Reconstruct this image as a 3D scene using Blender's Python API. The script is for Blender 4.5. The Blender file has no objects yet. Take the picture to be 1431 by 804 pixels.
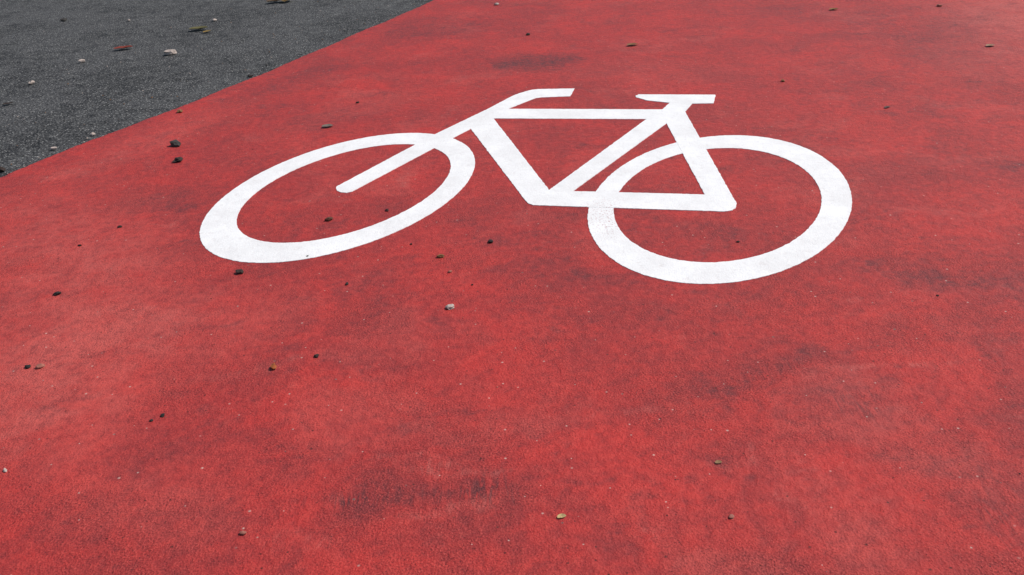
import bpy, bmesh, math, random
import numpy as np
from mathutils import Matrix, Vector, noise
random.seed(4); rng=np.random.default_rng(4)
# Ground survey: measurements taken on the photograph are rectified to metres on
# the ground plane (z=0); everything below is then built on the ground in metres.
H=1.5
F,PI_,RO_=1225.,0.485,-0.062
CX,CY=715.5,402
def G(x,y):
    u=x-CX; v=CY-y
    c,s=math.cos(RO_),math.sin(RO_)
    u,v=c*u-s*v,s*u+c*v
    cp,sp=math.cos(PI_),math.sin(PI_)
    dz=-F*sp+v*cp
    t=-H/dz
    return (u*t,(F*cp+v*sp)*t)
def px(x,y,n):
    a=G(x-n/2,y);b=G(x+n/2,y)
    return math.hypot(a[0]-b[0],a[1]-b[1])
Z_PATH=0.004
def mat(name):
    m=bpy.data.materials.new(name); m.use_nodes=True
    nt=m.node_tree; nt.nodes.clear()
    o=nt.nodes.new('ShaderNodeOutputMaterial'); b=nt.nodes.new('ShaderNodeBsdfPrincipled')
    nt.links.new(b.outputs[0],o.inputs[0])
    return m,nt,b
class N:
    def __init__(s,nt): s.nt=nt
    def _set(s,sock,v):
        if hasattr(v,'is_output'): s.nt.links.new(v,sock)
        else: sock.default_value=v
    def pos(s): return s.nt.nodes.new('ShaderNodeTexCoord').outputs['Object']
    def mapping(s,v,loc=(0,0,0),rot=(0,0,0),sc=(1,1,1),t='POINT'):
        n=s.nt.nodes.new('ShaderNodeMapping'); n.vector_type=t
        s._set(n.inputs[0],v); n.inputs['Location'].default_value=loc; n.inputs['Rotation'].default_value=rot; n.inputs['Scale'].default_value=sc
        return n.outputs[0]
    def noise(s,v,scale,det=3,rough=.5,dist=0,col=False):
        n=s.nt.nodes.new('ShaderNodeTexNoise'); n.noise_dimensions='2D'; s._set(n.inputs['Vector'],v)
        n.inputs['Scale'].default_value=scale; n.inputs['Detail'].default_value=det
        n.inputs['Roughness'].default_value=rough; n.inputs['Distortion'].default_value=dist
        return n.outputs['Color' if col else 'Fac']
    def voro(s,v,scale):
        n=s.nt.nodes.new('ShaderNodeTexVoronoi'); n.voronoi_dimensions='2D'; s._set(n.inputs['Vector'],v)
        n.inputs['Scale'].default_value=scale
        return n.outputs['Distance'],n.outputs['Color']
    def math(s,op,a,b=0,c=0,clamp=False):
        n=s.nt.nodes.new('ShaderNodeMath'); n.operation=op; n.use_clamp=clamp
        s._set(n.inputs[0],a); s._set(n.inputs[1],b); s._set(n.inputs[2],c)
        return n.outputs[0]
    def rng(s,v,a,b,c=0,d=1,smooth=False):
        n=s.nt.nodes.new('ShaderNodeMapRange'); s._set(n.inputs[0],v)
        if smooth: n.interpolation_type='SMOOTHSTEP'
        for i,x in enumerate((a,b,c,d)): s._set(n.inputs[i+1],x)
        return n.outputs[0]
    def mix(s,f,a,b,mode='MIX'):
        n=s.nt.nodes.new('ShaderNodeMix'); n.data_type='RGBA'; n.blend_type=mode
        s._set(n.inputs[0],f); s._set(n.inputs[6],a); s._set(n.inputs[7],b)
        return n.outputs[2]
    def vlen(s,a):
        n=s.nt.nodes.new('ShaderNodeVectorMath'); n.operation='LENGTH'; s._set(n.inputs[0],a); return n.outputs['Value']
    def attr(s,name):
        n=s.nt.nodes.new('ShaderNodeAttribute'); n.attribute_name=name
        sp=s.nt.nodes.new('ShaderNodeSeparateColor'); s.nt.links.new(n.outputs['Color'],sp.inputs[0])
        return sp.outputs[0],sp.outputs[1],sp.outputs[2],n.outputs['Alpha']
    def bump(s,h,dist,st=1):
        n=s.nt.nodes.new('ShaderNodeBump'); s._set(n.inputs['Height'],h); n.inputs['Distance'].default_value=dist
        n.inputs['Strength'].default_value=st
        return n.outputs[0]
def new_obj(name,bm,m,smooth=False):
    me=bpy.data.meshes.new(name); bm.to_mesh(me); bm.free()
    if smooth:
        for p in me.polygons: p.use_smooth=True
    o=bpy.data.objects.new(name,me); bpy.context.scene.collection.objects.link(o)
    if m: me.materials.append(m)
    return o
def vnoise(x,y,seed=0):
    xi=np.floor(x).astype(np.int64); yi=np.floor(y).astype(np.int64)
    fx=x-xi; fy=y-yi; u=fx*fx*fx*(fx*(fx*6-15)+10); v=fy*fy*fy*(fy*(fy*6-15)+10)
    def h(a,b,dx,dy):
        n=(a*374761393+b*668265263+seed*974634777)&0x7fffffff
        n=((n^(n>>13))*1274126177)&0x7fffffff; n=n^(n>>16)
        an=(n%4096)/4096*2*math.pi
        return np.cos(an)*dx+np.sin(an)*dy
    a=h(xi,yi,fx,fy); b=h(xi+1,yi,fx-1,fy); c=h(xi,yi+1,fx,fy-1); d=h(xi+1,yi+1,fx-1,fy-1)
    return (a+(b-a)*u+(c-a)*v+(a-b-c+d)*u*v)
def fbm(x,y,sc,octv=4,rough=.55,seed=0):
    t=0;a=1;f=sc;n=0
    for i in range(octv):
        t=t+a*vnoise(x*f+17.3*i,y*f-9.1*i,seed+i*13); n+=a; a*=rough; f*=2.03
    return t/n*2.2
def sstep(a,b,x):
    t=np.clip((x-a)/(b-a),0,1); return t*t*(3-2*t)
# ---- materials
mr,nt,b=mat('red_coating'); n=N(nt); P=n.pos()
aD,aL,aS,aT=n.attr('wear')
rough_,scuff,edge_,_a=n.attr('texture_amount')
small=n.noise(P,30,4,.7)
grain=n.noise(P,185,3,.7)
pits,_=n.voro(P,125)
scr=n.noise(n.mapping(P,rot=(0,0,.12),sc=(62,9,1)),1,2,.6,.8)
col=n.mix(aS,(.300,.0285,.0280,1),(.475,.0330,.0280,1))
col=n.mix(aL,col,(.53,.100,.083,1))  # pale tint, partly surface sheen put into the base colour
smd=n.rng(small,.52,.28,0,1)
col=n.mix(n.rng(small,.52,.70,0,.35),col,(.54,.062,.048,1))
col=n.mix(n.math('MULTIPLY',smd,.42),col,(.17,.020,.021,1))
D=n.math('MULTIPLY',aD,n.rng(small,.28,.66,1.3,.6),0,True)
col=n.mix(D,col,(.085,.026,.030,1))
tick=n.math('MULTIPLY',aT,n.rng(scr,.46,.58,0,1))
col=n.mix(n.math('MULTIPLY',tick,.8,0,True),col,(.050,.020,.024,1))
col=n.mix(n.math('MULTIPLY',scuff,n.rng(scr,.50,.62,.35,1)),col,(.56,.14,.115,1))
ga=n.rng(rough_,0,1,.3,1)
col=n.mix(n.math('MULTIPLY',n.rng(grain,.46,.32,0,.85),ga),col,(.085,.012,.014,1))
col=n.mix(n.math('MULTIPLY',n.rng(grain,.56,.72,0,.6),ga),col,(.64,.12,.095,1))
vd,vc=n.voro(P,23)
sp_=nt.nodes.new('ShaderNodeSeparateColor'); nt.links.new(vc,sp_.inputs[0])
near=n.rng(vd,n.rng(sp_.outputs[2],0,1,.035,.12),.02,0,1)
col=n.mix(n.math('MULTIPLY',n.math('MULTIPLY',near,n.rng(sp_.outputs[0],.90,.94,0,1)),.8),col,(.58,.40,.34,1))
col=n.mix(n.math('MULTIPLY',n.math('MULTIPLY',near,n.rng(sp_.outputs[1],.84,.90,0,1)),.9),col,(.03,.010,.010,1))
nt.links.new(col,b.inputs['Base Color'])
b.inputs['Roughness'].default_value=.72
b.inputs['Specular IOR Level'].default_value=.28
h=n.math('ADD',n.math('MULTIPLY',grain,.9),n.math('MULTIPLY',pits,.35))
h=n.math('MULTIPLY',h,n.rng(rough_,0,1,.5,1.2))
h=n.math('ADD',h,n.math('MULTIPLY',small,2.0))
nt.links.new(n.bump(h,.0034,.9),b.inputs['Normal'])
# asphalt
ma,nt,b=mat('asphalt'); n=N(nt); P=n.pos()
cell,cellc=n.voro(P,62)
sp_=nt.nodes.new('ShaderNodeSeparateColor'); nt.links.new(cellc,sp_.inputs[0])
bigA=n.noise(P,1.3,4,.65); midA=n.noise(P,9,4,.75); gr=n.noise(P,70,3,.8)
col=n.mix(n.rng(bigA,.38,.60,0,1,True),(.024,.025,.027,1),(.068,.068,.070,1))
col=n.mix(n.rng(midA,.42,.66,0,.75),col,(.100,.099,.098,1))
col=n.mix(n.rng(midA,.46,.3,0,.6),col,(.014,.014,.016,1))
col=n.mix(n.rng(gr,.50,.36,0,.9),col,(.008,.008,.009,1))
col=n.mix(n.rng(gr,.54,.66,0,.85),col,(.20,.195,.19,1))
chip=n.math('MULTIPLY',n.rng(cell,.36,.22,0,1),n.rng(sp_.outputs[0],.86,.92,0,1))
col=n.mix(n.math('MULTIPLY',chip,.8),col,(.40,.39,.37,1))
nt.links.new(col,b.inputs['Base Color']); b.inputs['Roughness'].default_value=.9
b.inputs['Specular IOR Level'].default_value=.2
nt.links.new(n.bump(n.math('SUBTRACT',gr,n.math('MULTIPLY',cell,.6)),.010,.9),b.inputs['Normal'])
# white
mw,nt,b=mat('white_marking_paint'); n=N(nt); P=n.pos()
sp=n.noise(P,170,3,.7); pt=n.noise(P,5,5,.7); sm=n.noise(P,26,4,.7)
col=n.mix(n.rng(pt,.35,.65),(.76,.745,.735,1),(.85,.84,.83,1))
col=n.mix(n.rng(sm,.42,.28,0,.3),col,(.58,.52,.50,1))
col=n.mix(n.rng(sp,.65,.75,0,.5),col,(.50,.36,.34,1))
wc=G(848,305)
wear=n.rng(n.vlen(n.mapping(P,(wc[0],wc[1],0),(0,0,0),(.10,.25,100),'TEXTURE')),1.2,.2,0.1,1,True)
wear=n.math('MULTIPLY',wear,n.rng(n.noise(P,100,3,.7),.58,.64,0,.7))
col=n.mix(wear,col,(.38,.12,.12,1))
nt.links.new(col,b.inputs['Base Color']); b.inputs['Roughness'].default_value=.65
nt.links.new(n.bump(n.math('ADD',sp,n.math('MULTIPLY',sm,1.6)),.0022,.6),b.inputs['Normal'])
# debris
md,nt,b=mat('debris'); n=N(nt); P=n.pos()
at=nt.nodes.new('ShaderNodeVertexColor'); at.layer_name='Col'
col=n.mix(n.rng(n.noise(P,220,3,.6),.35,.7,0,.4),at.outputs[0],(.06,.045,.035,1))
nt.links.new(col,b.inputs['Base Color']); b.inputs['Roughness'].default_value=.85
# ---- asphalt ground
bm=bmesh.new(); S=400
bm.faces.new([bm.verts.new(p) for p in ((-S,-S,0),(S,-S,0),(S,S,0),(-S,S,0))])
new_obj('asphalt_ground',bm,ma)
# ---- red path
eg=np.array([(-0.573,9.083),(-1.313,7.333),(-1.751,6.307),(-2.107,5.562),(-2.468,4.883),(-2.658,4.432)])
ax=eg[0]-eg[-1]; Ltot=np.linalg.norm(ax); ax/=Ltot; nn=np.array((ax[1],-ax[0]))
if nn[0]<0: nn=-nn
es=(eg-eg[-1])@ax; ed=(eg-eg[-1])@nn; o_=np.argsort(es); es=es[o_]; ed=ed[o_]
corn=np.array([(-5.84,10.95),(4.34,7.34),(1.07,1.36),(-1.25,1.55)])-eg[-1]
t0,t1=(corn@ax).min()-.6,(corn@ax).max()+.6; s1=(corn@nn).max()+.6
T=np.concatenate([-np.geomspace(80,-t0+.02 if t0<0 else .1,12),np.arange(t0,t1,.0125),np.geomspace(t1+.02,120,14)])
Sx=np.concatenate([np.arange(0,.06,.006),np.arange(.06,s1,.0125),[s1+.3,max(s1+1,9)]])
TT,SS=np.meshgrid(T,Sx,indexing='ij')
cur=np.interp(T,es,ed)
e0=eg[-1]+np.outer(T,ax)
j=.016*fbm(e0[:,0],e0[:,1],1.6,2,seed=5)+.008*fbm(e0[:,0],e0[:,1],14,3,.7,seed=6)+.006*fbm(e0[:,0],e0[:,1],60,2,seed=8)
off=(cur+j)[:,None]*np.exp(-SS/.5)+SS
X=eg[-1][0]+TT*ax[0]+off*nn[0]; Y=eg[-1][1]+TT*ax[1]+off*nn[1]
nT,nS=X.shape
co=np.zeros((nT*nS,3)); co[:,0]=X.ravel(); co[:,1]=Y.ravel()
co[:,2]=Z_PATH
idx=np.arange(nT*nS).reshape(nT,nS)
q=np.stack([idx[:-1,:-1],idx[:-1,1:],idx[1:,1:],idx[1:,:-1]],-1).reshape(-1,4)
sk=np.arange(nT)+nT*nS; cs=co[idx[:,0]].copy(); cs[:,2]=-.001
co=np.vstack([co,cs])
q2=np.stack([sk[:-1],idx[:-1,0],idx[1:,0],sk[1:]],-1)
q=np.vstack([q,q2])
a_,b_,c_=co[q[0,0]],co[q[0,1]],co[q[0,2]]
if np.cross(b_-a_,c_-b_)[2]<0: q=q[:,::-1]
me=bpy.data.meshes.new('red_cycle_path')
me.vertices.add(len(co)); me.vertices.foreach_set('co',co.ravel())
me.loops.add(q.size); me.loops.foreach_set('vertex_index',q.ravel().astype(np.int32))
me.polygons.add(len(q)); me.polygons.foreach_set('loop_start',np.arange(0,q.size,4,dtype=np.int32)); me.polygons.foreach_set('loop_total',np.full(len(q),4,dtype=np.int32))
me.update(calc_edges=True); me.validate()
me.materials.append(mr)
op=bpy.data.objects.new('red_cycle_path',me); bpy.context.scene.collection.objects.link(op)
# wear map; its pale channel also paints sheen at left and upper right
x=co[:,0]; y=co[:,1]
wx=x+.13*fbm(x,y,2.2,4,.6,21)+.04*fbm(x,y,9,3,.6,22); wy=y+.16*fbm(x,y,2.2,4,.6,23)+.04*fbm(x,y,9,3,.6,24)
lx=x+.05*fbm(x,y,4,3,.6,25); ly=y+.06*fbm(x,y,4,3,.6,26)
def blob(px_,py_,rx,ry,ang=0,U=None):
    ux,uy=(wx,wy) if U is None else U
    c=np.array(G(px_,py_)); a=math.radians(ang)
    e1=np.array(G(px_+rx*math.cos(a),py_-rx*math.sin(a)))-c; e2=np.array(G(px_-ry*math.sin(a),py_-ry*math.cos(a)))-c
    M=np.linalg.inv(np.stack([e1,e2],1)); d=np.stack([ux-c[0],uy-c[1]])
    r=np.hypot(*(M@d)); return 1-sstep(.15,1.3,r)
ST=[(690,93,40,9,0,.5),(615,40,130,20,8,.6),(1300,45,150,50,0,.45),(1130,18,90,16,0,.45),(900,392,300,20,-3,.45),
(1090,505,200,16,15,.6),(1200,570,80,34,0,.45),(550,697,150,22,3,.5),(1380,395,120,26,0,.55),(555,612,90,16,0,.5),(1250,385,200,14,-4,.4),
(1415,730,50,80,0,.6),(865,775,50,35,20,.5),(1010,330,150,28,0,.4),(1080,205,120,25,0,.35),(330,240,120,25,20,.25),
(1000,620,80,30,10,.35),(300,640,160,20,-5,.25),(690,760,60,30,0,.3),(420,110,120,12,20,.35),(1230,300,80,25,0,.3),(750,330,120,14,-3,.4),(1300,640,60,40,0,.3)]
LT=[(110,370,190,120,0,.7),(1425,15,150,45,0,1.1),(260,460,200,50,10,.55),(50,560,170,90,0,.7),(200,700,150,70,0,.4),(230,190,130,20,20,.5),(500,150,120,18,15,.3),(900,100,160,20,0,.25),(1380,90,120,30,0,.4),(560,470,100,30,0,.25)]  # pale patches; left and upper-right ones put sheen into the colour
SA=[(785,620,80,28,0,.9),(700,520,130,40,0,.45),(950,720,150,60,0,.5),(1100,440,160,36,0,.35),(1300,500,120,40,0,.4),(1250,180,150,30,0,.35),(480,560,140,40,0,.35),(400,700,120,60,0,.35)]
TK=[(545,698,150,22,3,1.1),(690,690,40,36,45,.8),(1195,570,60,24,0,.7),(1080,520,80,14,10,.6),(620,650,60,12,0,.5),(1400,700,30,60,0,.7),(900,600,60,16,0,.3)]
SC=[(640,735,90,20,8,.55),(430,730,80,22,-8,.4),(610,660,130,10,2,.5),(1220,520,120,8,12,.5),(900,560,120,10,-4,.3),(350,520,120,12,6,.3),(1050,640,90,10,10,.35)]
brk=np.clip(.66+.8*fbm(x,y,6,5,.75,31),0,1.3)
gen=sstep(.0,.75,fbm(wx,wy,1.1,6,.72,41))*.32+sstep(.08,.7,fbm(wx,wy,4.5,5,.75,42))*.36
ov=blob(748,88,66,14,3,(lx,ly))*.95+blob(800,84,30,9,3,(lx,ly))*.3
Dm_=sum(blob(*a[:5])*a[5] for a in ST)*brk*.85+gen+ov*np.clip(.9+.4*fbm(x,y,6,5,.75,32),0,1.2)
Lm=sum(blob(*a[:5])*a[5] for a in LT)*np.clip(.75+.8*fbm(x,y,6,5,.75,51),0,1.3)+.45*sstep(.05,.7,fbm(wx,wy,1.6,6,.72,52))
Sm=.45+.75*fbm(wx,wy,1.8,5,.7,61)+.55*fbm(x,y,11,4,.75,62)+sum(blob(*a[:5])*a[5] for a in SA)*.8
Tm=sum(blob(*a[:5],(lx,ly))*a[5] for a in TK)*np.clip(.75+1.0*fbm(x,y,7,4,.7,71),0,1.3)
C=np.stack([np.clip(Dm_,0,.88),np.clip(Lm,0,1)*.75,np.clip(Sm,0,1),np.clip(Tm,0,1)],1).astype(np.float32)
at=me.color_attributes.new('wear','FLOAT_COLOR','POINT'); at.data.foreach_set('color',C.ravel())
Rg=np.clip(.5+1.1*fbm(wx,wy,2.6,5,.7,81),0,1)
Sc=np.clip(sum(blob(*a[:5])*a[5] for a in SC)*np.clip(.6+1.2*fbm(x,y,9,4,.75,91),0,1.3)+.5*sstep(.35,.9,fbm(wx*1.0,wy*3.0,3,5,.75,92)),0,.8)
C2=np.stack([Rg,Sc,Rg,Rg*0+1],1).astype(np.float32)
at=me.color_attributes.new('texture_amount','FLOAT_COLOR','POINT'); at.data.foreach_set('color',C2.ravel())
# ---- symbol : two wheel rings (ellipses, metres: cx,cy,semi a,semi b,angle) + frame pieces
RINGS=[((0.9392,3.5796,0.8517,0.5456,-1.9817),(0.9256,3.5686,0.6594,0.4335,-1.9663)),((-0.7581,3.9737,0.8354,0.5570,-1.9856),(-0.7470,3.9709,0.6461,0.4292,-2.0234))]
def ell(e,nseg=700):
    cx,cy,a,b_,th=e; out=[]
    for t in np.linspace(0,2*math.pi,nseg,endpoint=False):
        u,v=a*math.cos(t),b_*math.sin(t); out.append((cx+u*math.cos(th)-v*math.sin(th),cy+u*math.sin(th)+v*math.cos(th)))
    return out
POLY=[
[(606,190),(683,153),(715,136),(725,132),(735,129),(743,127),(752,126),(803,125),(797,136),(757,137.5),(749,138.5),(742,141),(708,154.5),(692,166),(660,180.5),(632,195)],
[(474,260.5),(606,190),(632,195),(492,269.5),(484,271.2),(477,270.5),(472,268.5),(470,265),(471,262)],
[(700,153.5),(932,154.5),(905,168),(683,167)],
[(657,180),(672,167),(689,166),(768,268),(762,284),(745,288.5),(739,286.5),(735,283)],
[(932,154.5),(904,167.5),(768,267),(771,284),(798,271),(934,172)],
[(735,283),(739,286.5),(745,288.5),(1012,297.5),(1022,296),(1028,292.5),(1029,287),(985,273.8),(800,269),(768,267)],
[(925,160),(932,175),(985,274),(998,285),(1028,291),(1029,286),(957,157),(945,154)],
[(938,143),(968,145.5),(957,158),(930,160),(924,156)],
[(888,135.5),(893,133.5),(1000,134),(997,146),(966,146.5),(938,145.5),(905,142),(889,137.5)]]
def jit(p):
    a=.0024
    return (p[0]+a*noise.noise(Vector((p[0]*40,p[1]*40,1)))+.0018*noise.noise(Vector((p[0]*150,p[1]*150,1))), p[1]+a*noise.noise(Vector((p[0]*40,p[1]*40,9)))+.0018*noise.noise(Vector((p[0]*150,p[1]*150,9))))
def dens(pts,step=.006):
    out=[]
    for a,c in zip(pts,pts[1:]+pts[:1]):
        a=np.array(a);c=np.array(c);k=max(1,int(np.linalg.norm(c-a)/step))
        out+= [a+(c-a)*t for t in np.linspace(0,1,k,endpoint=False)]
    return out
bm=bmesh.new(); zt=Z_PATH+.0018
def prism(pts,z):
    pts=[jit(p) for p in pts]
    ar=sum(a[0]*c[1]-c[0]*a[1] for a,c in zip(pts,pts[1:]+pts[:1]))
    if ar<0: pts=pts[::-1]
    t=[bm.verts.new((p[0],p[1],z)) for p in pts]; o=[bm.verts.new((p[0],p[1],Z_PATH-.001)) for p in pts]
    bm.faces.new(t)
    for i in range(len(t)):
        k=(i+1)%len(t); bm.faces.new((t[k],t[i],o[i],o[k]))
def ring(eo,ei,z):
    A=ell(eo); B=ell(ei)
    an=lambda p: math.atan2(p[1]-ei[1],p[0]-ei[0])
    A.sort(key=an); B.sort(key=an)
    va=[bm.verts.new((*jit(p),z)) for p in A]; vb=[bm.verts.new((*jit(p),z)) for p in B]
    wa=[bm.verts.new((v.co.x,v.co.y,Z_PATH-.001)) for v in va]; wb=[bm.verts.new((v.co.x,v.co.y,Z_PATH-.001)) for v in vb]
    m=len(A)
    for i in range(m):
        k=(i+1)%m
        bm.faces.new((va[i],va[k],vb[k],vb[i])); bm.faces.new((va[k],va[i],wa[i],wa[k])); bm.faces.new((vb[i],vb[k],wb[k],wb[i]))
for i,(eo,ei) in enumerate(RINGS): ring(eo,ei,zt+.0001*i)
for i,p in enumerate(POLY): prism(dens([G(*q_) for q_ in p]),zt+.0002+.0001*i)
for f in bm.faces:
    f.normal_update()
    if abs(f.normal.z)>.9 and f.normal.z<0: f.normal_flip()
new_obj('bicycle_symbol',bm,mw)
# ---- debris
GR=(.22,.21,.20);BR=(.14,.065,.035);BK=(.03,.018,.015);TN=(.50,.34,.19);WH=(.72,.66,.62);OR=(.60,.30,.08);PK=(.62,.38,.32);RD=(.22,.03,.03);OL=(.48,.14,.06)
PEB=[(246,205,17,GR),(250,226,11,BR),(238,77,14,WH),(460,309,10,(.34,.17,.08)),(541,296,7,RD),(336,383,11,BR),(81,413,9,BK),(112,345,5,BK),(168,319,6,BR),(40,515,8,BK),(57,515,11,PK),(383,516,13,OR),(443,500,8,BR),(616,361,10,TN),(629,382,7,PK),(686,340,9,BK),(660,400,4,BK),(485,399,6,BK),(629,432,12,WH),(228,583,7,BK),(212,590,5,BK),(1022,725,8,PK),(340,748,10,PK),(8,660,8,WH),(1094,115,7,TN),(1312,10,8,PK),(694,8,7,WH),(738,50,6,BR),(500,145,5,BR),(130,190,7,WH),(75,210,8,WH),(3,240,12,BR),(45,118,9,WH),(115,88,9,WH),(1031,340,5,BK),(430,360,4,BK),(575,343,4,BK),(1310,415,4,BK),(252,158,8,TN),(350,108,7,GR),(300,30,6,WH),(180,30,5,WH),(90,30,7,GR)]
bm=bmesh.new(); cl=bm.loops.layers.color.new('Col')
def pebble(x,y,r,c,flat=.5,sub=2):
    res=bmesh.ops.create_icosphere(bm,subdivisions=sub,radius=1)
    v=res['verts']; off=Vector((random.random()*99,random.random()*99,0))
    R=Matrix.Rotation(random.random()*6.28,3,'Z'); el=random.uniform(.6,1.0)
    for q_ in v:
        k=1+.5*noise.noise(q_.co*1.3+off)+.2*noise.noise(q_.co*3+off)
        p=q_.co*k; p=R@Vector((p.x,p.y*el,0))+Vector((0,0,p.z))
        q_.co=Vector((x+p.x*r,y+p.y*r,Z_PATH+r*flat*.7+p.z*r*flat))
    for f in {f for q_ in v for f in q_.link_faces}:
        for l in f.loops: l[cl]=(*c,1)
for x_,y_,s,c in PEB:
    g=G(x_,y_); pebble(g[0],g[1],px(x_,y_,s)*.5,c)
for i in range(240):
    pebble(rng.uniform(-3.5,6),rng.uniform(.8,9),random.choice([.001,.0015,.002,.0025]),random.choice([BK,BR,TN,PK,PK,RD,TN,WH]),.6,1)
for i in range(420):
    k=eg[-1]+ax*rng.uniform(-.5,Ltot+1)-nn*rng.exponential(.9)
    pebble(k[0],k[1],random.uniform(.002,.007),random.choice([GR,WH,GR,TN]),.5,1)
new_obj('gravel',bm,md,False)
LEAF=[(173,70,22,OL,.3),(278,43,22,(.36,.34,.18),.2),(290,46,12,(.5,.4,.15),1.),(458,179,15,(.45,.40,.36),.1),(884,65,16,TN,.1),(1384,66,15,(.6,.45,.35),.2),(1165,15,13,(.5,.36,.15),0.),(1240,152,11,(.3,.22,.2),.4),(388,4,26,(.30,.22,.10),.5),(402,3,20,(.45,.35,.15),1.4),(12,147,12,BR,.4),(785,725,13,(.72,.62,.42),.2),(1004,649,10,(.55,.42,.28),.1),(248,228,13,BR,.1)]
bm=bmesh.new(); cl=bm.loops.layers.color.new('Col')
for x_,y_,s,c,a in LEAF:
    g=G(x_,y_); L_=px(x_,y_,s); Wd=L_*random.uniform(.5,.75); NX,NY=10,4; grid=[]
    for i in range(NX+1):
        u=i/NX; w=Wd*(math.sin(math.pi*min(1,u*.93+.05))**.6); row=[]
        for jj in range(NY+1):
            v=jj/NY-.5; Xl=(u-.5)*L_; Yl=v*w+.08*L_*math.sin(u*3)
            Z=Z_PATH+.001+abs(v)*w*.3+L_*.06*abs(u-.5)*2+.03*L_*noise.noise(Vector((u*4,v*4,x_)))+.03*L_
            ca,sa=math.cos(a),math.sin(a)
            row.append(bm.verts.new((g[0]+Xl*ca-Yl*sa,g[1]+Xl*sa+Yl*ca,Z)))
        grid.append(row)
    for i in range(NX):
        for jj in range(NY):
            f=bm.faces.new((grid[i][jj],grid[i+1][jj],grid[i+1][jj+1],grid[i][jj+1]))
            for l in f.loops: l[cl]=(*c,1)
new_obj('dry_leaves',bm,md,True)
# ---- light
w=bpy.data.worlds.new("World"); bpy.context.scene.world=w; w.use_nodes=True
wt=w.node_tree; bg=wt.nodes['Background']; sky=wt.nodes.new('ShaderNodeTexSky'); sky.sky_type='NISHITA'; sky.sun_disc=False
EL,AZ=math.radians(50),math.radians(72)
sky.sun_elevation=EL; sky.sun_rotation=AZ
wt.links.new(sky.outputs[0],bg.inputs[0]); bg.inputs[1].default_value=.10
sd=bpy.data.lights.new('sun','SUN'); sd.energy=4.1; sd.angle=math.radians(.6); sd.color=(1,.955,.885)
so=bpy.data.objects.new('sun',sd); bpy.context.scene.collection.objects.link(so)
dirv=Vector((math.sin(AZ)*math.cos(EL),math.cos(AZ)*math.cos(EL),math.sin(EL)))
so.rotation_euler=dirv.to_track_quat('Z','Y').to_euler(); so.location=dirv*20
# ---- camera
cd=bpy.data.cameras.new('camera'); cam=bpy.data.objects.new('camera',cd); bpy.context.scene.collection.objects.link(cam)
cd.sensor_width=36; cd.lens=F/1431*36; cd.clip_start=.02; cd.clip_end=2000
cam.matrix_world=Matrix.Translation((0,0,H))@Matrix.Rotation(math.pi/2-PI_,4,'X')@Matrix.Rotation(RO_,4,'Z')
sc=bpy.context.scene; sc.camera=cam
sc.view_settings.view_transform='Standard'; sc.view_settings.look='None'; sc.view_settings.exposure=0
